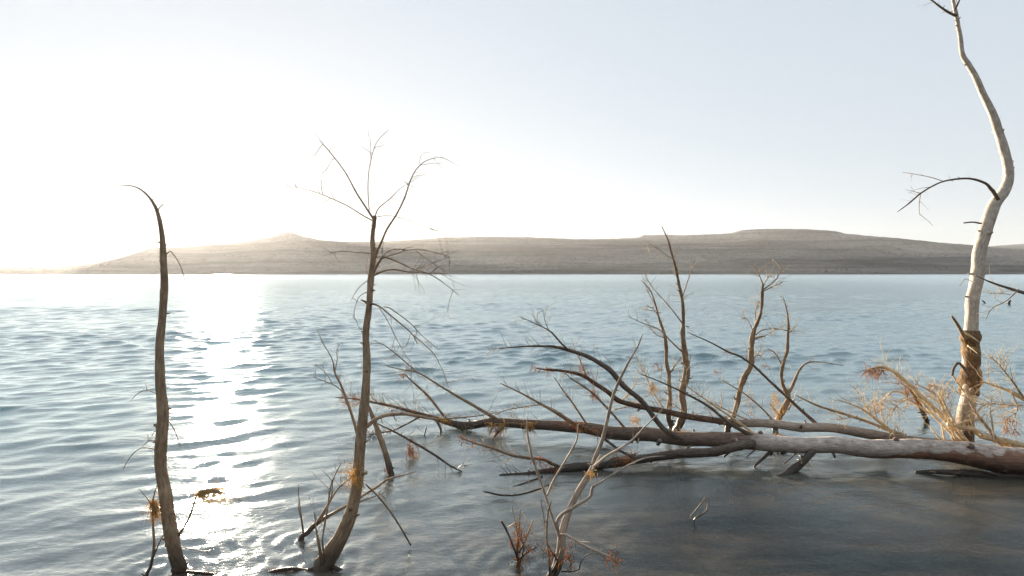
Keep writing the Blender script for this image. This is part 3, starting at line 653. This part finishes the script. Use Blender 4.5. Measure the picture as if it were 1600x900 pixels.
# ------------------------------------------------------------------ the slender pole behind it
PO = Thing('fallen_pole', 'slender pale fallen stem behind the big trunk, its dark tip curving up leftwards', 'tree', P(1500, 702, 4.72))
PO.stem('trunk', 'pole', [(1560, 712, 19, 4.62), (1500, 701, 18, 4.72), (1460, 694, 17, 4.78), (1400, 686, 16, 4.84), (1340, 675, 15, 4.9), (1280, 668, 14, 4.95), (1220, 664, 13, 5), (1160, 661, 12, 5), (1110, 656, 10, 5), (1060, 648, 9, 5), (1020, 639, 8.4, 5), (990, 632, 8, 5), (966, 626, 8, 5), (950, 614, 7.4, 5), (932, 601, 6.6, 5), (916, 589, 6, 5), (900, 583, 5, 5), (874, 579, 4, 5), (856, 578, 3, 5), (836, 575, 1.2, 5)], 5, twigs=26, tl=(.05, .18), trng=(.3, .97))
for mat, pts, tw in (('dark', [(1282, 668, 6), (1250, 640, 5), (1225, 615, 4.4), (1200, 593, 4), (1175, 570, 3.8), (1155, 556, 3.4), (1139, 550, 3), (1110, 535, 2.2), (1074, 519, .8)], 9), ('brown', [(1211, 660, 3.6), (1190, 638, 3), (1160, 613, 2.2), (1128, 594, .9)], 5),
        ('brown', [(917, 590, 2.6), (909, 570, 2.2), (903, 556, 1.6), (890, 540, .7)], 4), ('straw', [(1040, 643, 2.4), (1020, 612, 2), (1008, 585, 1.5), (995, 560, .7)], 12), ('straw', [(1075, 650, 2.2), (1050, 630), (1030, 622, .8)], 6), ('brown', [(1180, 661, 3), (1150, 648, 2.4), (1110, 628, 1)], 5), ('straw', [(970, 628, 2.6), (985, 612, 2), (998, 590, .8)], 5), ('straw', [(960, 640, 2.6), (985, 634), (1000, 626, .9)], 6)):
    PO.stem('branch', mat, pts, 5.0, 5.15, twigs=tw, tl=(.05, .16))
for pts, d, n, L in (([(1020, 600), (1024, 608)], 5.05, 60, .07), ([(990, 650), (995, 656)], 5.0, 60, .08), ([(1135, 551), (1141, 553)], 5.1, 25, .03), ([(1195, 570), (1200, 574)], 5.1, 25, .04), ([(1172, 615), (1175, 650)], 5.2, 70, .05), ([(1210, 615), (1222, 640)], 5.1, 90, .05), ([(1025, 570), (1030, 576)], 5.1, 40, .05), ([(1116, 578), (1126, 582)], 5.1, 30, .04)):
    leaf_clump(PO, pts, d, n, L, .2, 'grass' if n > 50 else 'leaf')
PO.done('straw')
PO.wisps(.6, 'twig')

# ------------------------------------------------------------------ four drowned saplings behind the trunks
def sapling(label, foot, d, trunk, branches, tw=10):
    s = Thing('drowned_sapling', label, 'sapling', P(foot[0], foot[1], d), 'saplings standing in the water behind the fallen trunk')
    s.stem('trunk', 'sapling', trunk, d, root=.9, twigs=tw, tl=(.03, .12), trng=(.35, .97), wig=.5, lump=.14)
    for b in branches: s.stem('branch', 'twig', b, d, d + rng.uniform(-.2, .2), twigs=4, tl=(.04, .14), trng=(.35, .97))
    s.done(); s.wisps(.8); return s
A = sapling('tallest pale-footed sapling rising above the far shore behind the trunk', (1059, 678), 5.32, [(1057, 684, 13), (1060, 668, 12.5), (1066, 640, 11.5), (1067, 620, 10.5), (1073, 598, 10.5), (1072, 580, 9.5), (1068, 560, 9), (1068, 540, 8), (1069, 510, 6.4), (1066, 480, 5.4), (1064, 460, 5), (1060, 437, 4), (1054, 415, 3.5), (1049, 395, 3), (1044, 375, 2.4), (1034, 353, 1)],
    [[(1067, 507, 2.4), (1055, 490), (1040, 472), (1020, 450), (1007, 428, .7)], [(1067, 462, 2), (1074, 440), (1082, 418), (1085, 406, .7)], [(1066, 550, 3.4), (1050, 535, 2.6), (1030, 515, 2), (1005, 505), (980, 494, .7)], [(1052, 405, 1.5), (1040, 398), (1022, 385), (1008, 386, .6)], [(1070, 590, 2.4), (1076, 575), (1079, 555, .8)]], 16)
sapling('slim crooked dark sapling close left of the tallest one', (1048, 668), 5.55, [(1050, 676, 8.6), (1047, 655, 8), (1046, 632, 7.4), (1045, 600, 6.6), (1046, 585, 6.6), (1041, 565, 5.6), (1040, 540, 5), (1038, 520, 4.2), (1030, 495, 3.4), (1023, 475, 2.6), (1015, 453, 2), (1002, 438, .9)],
    [[(1046, 584, 2.6), (1055, 571), (1063, 560, 1)], [(1031, 497, 1.8), (1020, 482), (1010, 478, .8)], [(1024, 478, 1.4), (1012, 455), (1003, 430, .6)], [(1038, 528, 1.6), (1022, 520), (1008, 498, .7)]], 8)
C = sapling('crooked brown sapling with a spray of forked twigs at its top', (1140, 676), 5.36, [(1138, 682, 8), (1141, 665, 8.4), (1147, 640, 7.8), (1155, 615, 8.2), (1165, 592, 8.4), (1172, 572, 8), (1171, 555, 7.6), (1175, 535, 7.4), (1180, 515, 6), (1185, 500, 5.2), (1189, 480, 5), (1191, 460, 4.8), (1192, 450, 4), (1193, 443, 2.6)],
    [[(1193, 447, 2.4), (1187, 432, 1.8), (1180, 418), (1171, 409, .7)], [(1193, 446, 2), (1200, 432), (1203, 424, .8)], [(1193, 452, 2.6), (1205, 443, 2), (1215, 433), (1222, 416, .7)], [(1193, 455, 2), (1210, 447), (1224, 440, .7)], [(1176, 530, 4.4), (1188, 526, 3), (1196, 525, 1.2)], [(1181, 523, 2.2), (1190, 516), (1203, 514), (1230, 516, .7)], [(1174, 570, 2), (1180, 557), (1191, 555, .8)], [(1182, 507, 2), (1180, 488), (1186, 473, .8)], [(1178, 520, 1.6), (1168, 500), (1160, 497, .7)]], 16)
sapling('shortest sapling forking into a V with a bent right arm', (1214, 672), 5.45, [(1213, 680, 8.6), (1216, 660, 8.6), (1222, 640, 8.6), (1230, 620, 8), (1228, 612, 7), (1224, 600, 6), (1222, 580, 5.2), (1225, 560, 5), (1230, 545, 4.6), (1232, 520, 3.6), (1232, 505, 3), (1228, 480, 1.6), (1223, 463, .7)],
    [[(1228, 622, 6), (1237, 605, 5), (1243, 590, 4.2), (1250, 577, 3.2), (1262, 567, 2.6), (1285, 566, 1.6), (1318, 571, .7)], [(1223, 574, 3), (1212, 553, 2), (1199, 544, .9)], [(1232, 521, 2), (1240, 513, 1)], [(1231, 517, 1.6), (1215, 514), (1201, 512, .7)], [(1232, 640, 3), (1240, 622, 1.4)], [(1220, 650, 3), (1210, 640), (1203, 630, .9)]], 8)
tuft('dry_grass_tuft', 'straw wisps snagged on the foot of the shortest sapling', [(1208, 630), (1215, 655)], 5.4, 120, .1, (0, 0, -.1), .05, .8)

# ------------------------------------------------------------------ tall white-barked tree at the right
DR = water_d(694)
RT = Thing('white_barked_tree', 'tall crooked white-barked dead tree at the right, its foot in driftwood', 'tree', P(1506, 694, DR))
_, pr = RT.stem('trunk', 'pale', [(1503, 712, 25), (1506, 690, 23), (1509, 655, 23), (1513, 630, 22), (1514, 610, 21), (1516, 585, 22), (1518, 560, 22), (1517, 535, 20), (1516, 515, 18), (1519, 490, 17), (1521, 465, 18), (1525, 440, 18), (1529, 405, 18), (1536, 375, 17.5), (1543, 345, 18), (1555, 318, 17), (1567, 303, 16), (1574, 285, 15), (1575, 265, 13.6), (1570, 235, 13), (1560, 205, 12), (1549, 175, 11), (1538, 150, 10), (1525, 122, 9), (1512, 100, 8), (1504, 85, 7), (1501, 60, 6), (1497, 40, 5.6), (1493, 20, 5.6), (1490, 5, 5), (1486, -25, 4), (1484, -90, 3), (1490, -150, 1)], DR, root=.5, twigs=26, tl=(.015, .05), trng=(.25, .95), lump=.03, wig=.1)
for mat, pts, tw in (('dark', [(1560, 312, 6), (1553, 300, 5.4), (1548, 295, 5), (1540, 287, 4), (1520, 280, 3.2), (1500, 279, 3), (1475, 283, 2.5), (1455, 292, 2.2), (1438, 303, 2.4), (1420, 318, 2), (1402, 331, .8)], 6), ('twig', [(1473, 283, 1.5), (1450, 276), (1410, 269, .6)], 1), ('twig', [(1438, 303, 1.5), (1436, 320), (1437, 336, .7)], 2),
        ('dark', [(1533, 349, 3), (1520, 347, 2.4), (1506, 348.5, 2)], 0), ('dark', [(1494, 24, 5), (1480, 18, 3.6), (1465, 8, 3), (1448, -4, 2), (1400, -25, .8)], 6), ('dark', [(1492, 14, 3.4), (1498, 2, 2.4), (1505, -20, 1)], 1), ('brown', [(1509, 530, 6), (1503, 519, 5), (1495, 506, 4.4), (1487, 494, 3)], 0), ('dark', [(1514, 588, 5), (1505, 574, 4.4), (1497, 567, 4), (1490, 575, 3.6), (1488, 587, 3)], 0),
        ('straw', [(1488, 586, 2.6), (1500, 604, 2.4), (1513, 618, 2.4), (1526, 628, 1.2)], 3), ('straw', [(1480, 598, 2), (1495, 612), (1510, 622, 1.2)], 3), ('straw', [(1505, 518, 3), (1518, 526, 2.6), (1531, 535, 1.2)], 0), ('straw', [(1512, 540, 2.2), (1520, 546), (1528, 553, 1)], 0), ('twig', [(1519, 440, 1.4), (1508, 436), (1500, 447, .6)], 0)):
    RT.stem('branch', mat, pts, DR - .1, DR - .2, twigs=tw, tl=(.05, .16))
w = Wood(); w.stem(resample([(P(x, y, DR), 0.58 * ww / F * DR) for x, y, ww in ((1514, 618, 19), (1514, 608, 23), (1515, 596, 25), (1516, 580, 23), (1518, 565, 21), (1518, 550, 22), (1518, 536, 23), (1517, 526, 24), (1517, 516, 16))]), sides=22, lump=.13, seed=5, wig=.05)
w.build('debris_collar', 'collar', RT.o, RT.org)
cs = fibre_mesh('collar_fibres', strands([P(rng.uniform(1506, 1528), rng.uniform(518, 612), DR - rng.uniform(.02, .075)) for _ in range(160)], 420, .06, Vector((.1, 0, -.6)), .35, .15, (.0008, .002), .008, 4), 'collar_fibre', RT.org, RT.o); tag(cs, kind='stuff')
RT.done()

# ------------------------------------------------------------------ driftwood tangle at its foot
def drift(name, label, cat, foot, stems, tufts=(), mat='straw', tw=6, tl=(.05, .16), end='straw'):
    a = Thing(name, label, cat, foot)
    for k, (m, pts, d0, d1) in enumerate(stems): a.stem('stem' if k == 0 else 'branch', m or mat, pts, d0, d1, twigs=tw, tl=tl)
    for pts, d, n, L in tufts: leaf_clump(a, pts, d, n, L, .25, 'leaf')
    a.done(end); a.wisps(.25); return a
drift('driftwood_branch', 'straw-coloured branch arching up leftwards with withered leaves hanging from its tip', 'branch', P(1540, 716, 4.62),
    [(None, [(1540, 716, 8), (1500, 680, 7.4), (1475, 655, 7), (1450, 628, 6.4), (1425, 605, 6.4), (1405, 588, 6), (1390, 577, 5), (1375, 573, 4), (1357, 577, 1.4)], 4.62, 5.1), (None, [(1500, 690, 5), (1480, 672), (1455, 645), (1425, 608), (1400, 583), (1380, 578, 2)], 4.66, 5.1), (None, [(1452, 646, 3.4), (1425, 627), (1414, 625), (1400, 635), (1391, 651, 1)], 4.95, 4.8), (None, [(1404, 612, 2.4), (1392, 613), (1380, 625), (1374, 645, .8)], 5.0, 4.9)],
    [([(1354, 580), (1368, 578), (1380, 580)], 5.05, 130, .12), ([(1412, 608), (1436, 632)], 4.95, 110, .05), ([(1398, 590), (1425, 608)], 5.0, 80, .05), ([(1374, 630), (1376, 645)], 4.95, 30, .04)], tw=18, tl=(.05, .24))
drift('leaning_stake', 'short dark stake in the water under the arching straw branch', 'stake', P(1447, 660, 5.7), [('dark', [(1451, 672, 8), (1446, 656, 7.6), (1440, 640, 7.4), (1432, 622, 7), (1420, 604, 5)], 5.72, 5.6)], tw=0)
drift('driftwood_branch', 'thin branch rising rightwards from the tall tree foot with tangled forks', 'branch', P(1510, 700, 4.7),
    [(None, [(1512, 702, 5), (1492, 690, 5), (1480, 660, 4.6), (1474, 638, 4), (1464, 618, 3.4), (1447, 607, 2.6), (1430, 600, 1)], 4.7, 4.9), (None, [(1476, 645, 3), (1470, 625), (1472, 610), (1466, 600, 1)], 4.8, 4.9), (None, [(1495, 690, 3), (1485, 668), (1478, 640), (1470, 618, 1)], 4.6, 4.7)], [([(1452, 601), (1460, 606)], 4.9, 40, .06)], tw=18, tl=(.05, .24))
drift('driftwood_branch', 'knobbly cream branch lying across the foot of the tall tree', 'branch', P(1640, 712, 4.4), [('straw', [(1660, 714, 18), (1600, 700, 15), (1575, 692, 12.4), (1550, 685, 10), (1532, 681, 9.6), (1522, 672, 8), (1500, 667, 7.4), (1480, 662, 4)], 4.42, 4.6)], tw=14)
drift('driftwood_branch', 'straight brown stick sloping down right in front of the tall tree', 'branch', P(1594, 722, 4.36), [('brown', [(1596, 724, 5), (1560, 690, 5), (1540, 665, 4.6), (1525, 645, 4.4), (1513, 623, 2.4)], 4.36, 4.7)], tw=11)
drift('driftwood_branch', 'thin straw stick crossing the dark foot of the tall tree', 'branch', P(1530, 706, 4.5), [('straw', [(1532, 708, 4), (1515, 692, 4), (1495, 668, 4), (1480, 640, 3), (1466, 612, 1.2)], 4.5, 4.65), ('straw', [(1492, 664, 3), (1510, 658, 3), (1532, 656, 1.4)], 4.55, 4.6)], tw=14)
drift('driftwood_branch', 'short pale splinter left of the tall tree foot', 'branch', P(1476, 696, 4.6), [('straw', [(1478, 698, 4), (1468, 685, 3.6), (1454, 668, 2)], 4.6, 4.7), ('straw', [(1478, 694, 3.4), (1474, 678), (1471, 660, 1.4)], 4.6, 4.7)], tw=2)
drift('driftwood_branch', 'thin dark branch running left from the driftwood with pale upturned twigs', 'branch', P(1445, 693, 4.78),
    [('brown', [(1448, 694, 5), (1400, 678, 4.6), (1360, 660, 4.4), (1327, 649, 4), (1280, 635, 3.4), (1243, 617, 1.2)], 4.78, 5.2), ('straw', [(1392, 674, 6), (1370, 656, 4.6), (1345, 638, 3), (1308, 624, 1)], 4.85, 4.95), ('straw', [(1364, 651, 2.6), (1350, 630), (1334, 604, .8)], 4.9, 4.95), ('straw', [(1370, 655, 2.4), (1366, 640), (1362, 626, .9)], 4.9, 4.9), ('straw', [(1424, 690, 3), (1405, 676), (1385, 668, 1)], 4.75, 4.8), ('straw', [(1340, 650, 2), (1320, 654), (1308, 657, .8)], 4.9, 4.9)], tw=11)
drift('driftwood_branch', 'pale branch reaching in from the right edge beside the tall tree', 'branch', P(1700, 730, 4.42), [('straw', [(1720, 740, 14), (1650, 650, 11), (1600, 622, 8), (1570, 608, 4.6), (1533, 596, 1.4)], 4.4, 4.75), ('twig', [(1600, 622, 4), (1585, 600, 3), (1565, 575, 2), (1547, 556, .8)], 4.6, 4.7), ('straw', [(1622, 634, 3), (1580, 633), (1545, 631), (1528, 642, .9)], 4.55, 4.6), ('twig', [(1580, 612, 2), (1590, 640), (1577, 652), (1568, 660, .8)], 4.6, 4.6)], [([(1570, 668), (1590, 676)], 4.55, 60, .06), ([(1575, 655), (1585, 660)], 4.55, 40, .05)], tw=18, tl=(.05, .24))
drift('driftwood_branch', 'thin pale twig standing upright right of the tall tree foot', 'branch', P(1552, 690, 4.5), [('straw', [(1553, 690, 3), (1550, 660, 2.8), (1547, 640), (1551, 616, 1)], 4.5, 4.6)], tw=4)
drift('overhanging_branch', 'dark bare branch hanging in from the right over the far water', 'branch', P(1900, 760, 4.0), [('dark', [(1900, 765, 14), (1820, 600, 11), (1720, 500, 8), (1640, 466, 6), (1600, 457, 5), (1575, 450, 4), (1550, 442, 2.8), (1525, 431, 1)], 4.0, 4.7), ('twig', [(1590, 454, 2), (1572, 470), (1550, 482), (1540, 500, .7)], 4.6, 4.6), ('twig', [(1580, 460, 1.4), (1565, 459), (1547, 459, .7)], 4.65, 4.7)], tw=4)
tuft('dry_grass_tuft', 'matted nest of dry grass lodged on the fallen trunk at the right edge', [(1552, 706), (1570, 700), (1600, 704), (1625, 712)], 4.35, 420, .12, (0, -.1, .1), .05, 1.0, jit=.02)
tuft('dry_grass_tuft', 'ragged bark fibres heaped on the fallen trunk at the tall tree foot', [(1470, 694), (1500, 696), (1530, 702)], 4.45, 260, .10, (.2, 0, .05), .05, .9, 'leaf', jit=.012)
drift('driftwood_branch', 'waterlogged red-brown branch half sunk in front of the fallen trunk', 'branch', P(1640, 748, 4.16), [('dark', [(1690, 752, 16), (1620, 746, 14), (1560, 743, 12), (1500, 738.5, 10), (1465, 737, 7), (1430, 738, 4)], 4.12, 4.28), ('brown', [(1560, 742, 4), (1530, 735, 3), (1500, 733, 1.2)], 4.17, 4.2)], tw=3)

# ------------------------------------------------------------------ forked shrub in the foreground
DG = 2.76
G = Thing('drowned_shrub', 'pale forked shrub rising from the water in the near foreground', 'shrub', P(868, 895, DG))
G.stem('trunk', 'shrub', [(860, 918, 17), (872, 887, 15.5), (877, 857, 14), (878, 832, 12), (886, 805, 10), (900, 775, 9.4), (915, 750, 9), (925, 732, 7.6), (930, 715, 6.6), (940, 690, 6.2), (948, 660, 5.4), (958, 620, 4.8), (970, 590, 4), (985, 560, 3), (997, 540, 2), (1004, 522, .9)], DG, DG + .35, root=.35, twigs=10, tl=(.03, .1), trng=(.6, .97))
for m, pts, dd, tw in (('shrub2', [(875, 842, 5), (871, 826, 5.6), (871, 813, 5), (878, 803, 5), (895, 793, 5), (912, 783, 4.8), (923, 775, 4.4), (926, 762, 4), (940, 753, 3.6), (960, 740, 3.4), (985, 725, 3), (1010, 715, 2.6), (1040, 712, 1.2)], -.15, 6), ('shrub2', [(927, 730, 4.4), (945, 714, 4), (960, 705, 3.6), (985, 690, 3), (1005, 670, 2.6), (1025, 650, 1.8), (1036, 638, .8)], .1, 3),
        ('shrub2', [(876, 836, 5), (884, 836, 4.6), (892, 840, 4.4), (915, 853, 4.2), (935, 862, 3.8), (955, 870, 3), (964, 879, 1.2)], -.12, 2), ('shrub2', [(905, 846, 1.8), (915, 846.5), (928, 848, 1)], -.1, 0), ('shrub2', [(872, 836, 3.6), (868, 822, 3.6), (862, 805, 4), (856, 785, 4.2), (848, 760, 4.2), (835, 725, 4), (828, 700, 3.4), (823, 670, 2.4), (824, 652, 1)], -.1, 5),
        ('shrub2', [(855, 774, 3.4), (865, 750, 3.4), (880, 725, 3.2), (895, 700, 3), (902, 685, 2.6), (903, 663, 1)], 0, 3), ('twig', [(859, 905, 3.6), (858, 870, 3.4), (854, 835, 3), (856, 800, 3), (862, 782, 1.4)], -.08, 5), ('twig', [(855, 840, 2.6), (850, 810, 2), (845, 781, 1)], -.08, 1), ('dark', [(877, 893, 2.4), (902, 891, 2.4), (907, 880, 2.2), (912, 872), (920, 866), (931, 861, 1)], -.05, 0), ('shrub2', [(926, 735, 4), (932, 722, 3), (938, 710, 1.4)], .05, 0), ('shrub2', [(925, 768, 3.4), (926, 758, 1.8)], -.1, 0), ('dark', [(866, 900, 4), (872, 880, 3.6), (862, 862, 2.4), (856, 850, 1)], -.1, 4), ('shrub2', [(863, 893, 3.2), (870, 878, 3), (876, 858, 2)], -.1, 0)):
    if m == 'shrub2' and m not in M: M[m] = bark_mat('bark_shrub_branch', (0.24, 0.19, 0.15), (0.42, 0.35, 0.28), (0.58, 0.51, 0.43), bump=.2)
    G.stem('branch', m, pts, DG, DG + dd, twigs=tw, tl=(.02, .07))
leaf_clump(G, [(950, 868), (960, 872), (966, 874)], DG - .12, 60, .03, .1, 'leaf', .8); leaf_clump(G, [(886, 848), (889, 866), (892, 884)], DG - .05, 70, .03, .4, 'leaf', .3); leaf_clump(G, [(852, 860), (862, 868)], DG - .1, 50, .03, .2, 'leaf'); leaf_clump(G, [(922, 738), (930, 742)], DG + .05, 30, .03, .3, 'grass')
G.done('twig')
dt = Thing('drowned_twig', 'thin curved twig breaking the surface left of the foreground shrub', 'twig', P(800, 774, water_d(775)))
dt.stem('stem', 'dark', [(755, 768, 1.4), (762, 769, 3), (785, 774, 3), (812, 773, 3), (840, 765, 3), (858, 757, 1.6)], water_d(779), twigs=9, tl=(.02, .06)); dt.stem('branch', 'dark', [(800, 761, 1), (825, 752, 2), (848, 744, 2)], 4.0, 4.2); dt.done('dark')

K = Thing('twig_clump', 'small reddish clump of broken twigs standing in the near water', 'twigs', P(810, 884, 2.9))
for m, pts in (('brown', [(810, 890, 5.5), (808, 862, 4.6), (811, 830, 3.6), (813, 795, 1.4)]), ('dark', [(810, 884, 4), (800, 850, 3.6), (790, 826, 3.8), (783, 814, 3)]), ('dark', [(808, 876, 3.6), (822, 864, 3), (840, 854, 1.6)]), ('brown', [(811, 864, 3.4), (822, 840, 3), (834, 811, 1.6)]), ('straw', [(815, 800, 1.4), (828, 824, 1.8), (839, 845, 1)]), ('brown', [(811, 856, 3), (807, 825, 2.6), (800, 790, 1)]), ('straw', [(795, 823, 2), (803, 818, 1.8), (812, 808, 1)]), ('brown', [(812, 880, 3), (818, 855, 2.6), (812, 838, 1.4)])):
    K.stem('stem', m, pts, 2.9, 2.9 + rng.uniform(-.06, .06), twigs=3, tl=(.02, .06), root=.25 if pts[0][1] > 883 else 0)
for pts, n in (([(806, 876), (814, 878)], 60), ([(808, 820), (812, 845)], 60), ([(820, 838), (824, 862)], 50), ([(803, 846), (806, 850)], 25)): leaf_clump(K, pts, 2.88, n, .035, .3, 'leaf', .5)
K.done('brown')
tw_ = Thing('drowned_twig', 'two tiny bent twigs poking out of the dark water at lower right', 'twig', P(1086, 822, water_d(822)))
for pts in ([(1086, 826, 1.6), (1084, 812, 1.8), (1092, 806, 3), (1102, 801, 1.6)], [(1078, 808, 1), (1090, 794, 1.8), (1104, 776, 2.4)], [(1104, 777, 1.4), (1106, 788, 1.4), (1103, 800, 1.4)]): tw_.stem('stem', 'twig', pts, water_d(824), twigs=2, tl=(.01, .04))
tw_.done()

# small things far out on the water
fs = Thing('far_stump', 'small dark stump poking out of the open water at the right edge', 'stump', P(1577, 476, water_d(476)))
fs.stem('stem', 'dark', [(1577, 478, 4), (1577, 472, 3.6), (1579, 469, 2)], water_d(476), root=.4)
fs = Thing('far_twig', 'tiny bent twig far out on the water beside the tall tree', 'twig', P(1539, 474, water_d(474)))
fs.stem('stem', 'dark', [(1540, 476, 2.4), (1537, 471, 2), (1534, 469, 1)], water_d(474), root=.4)
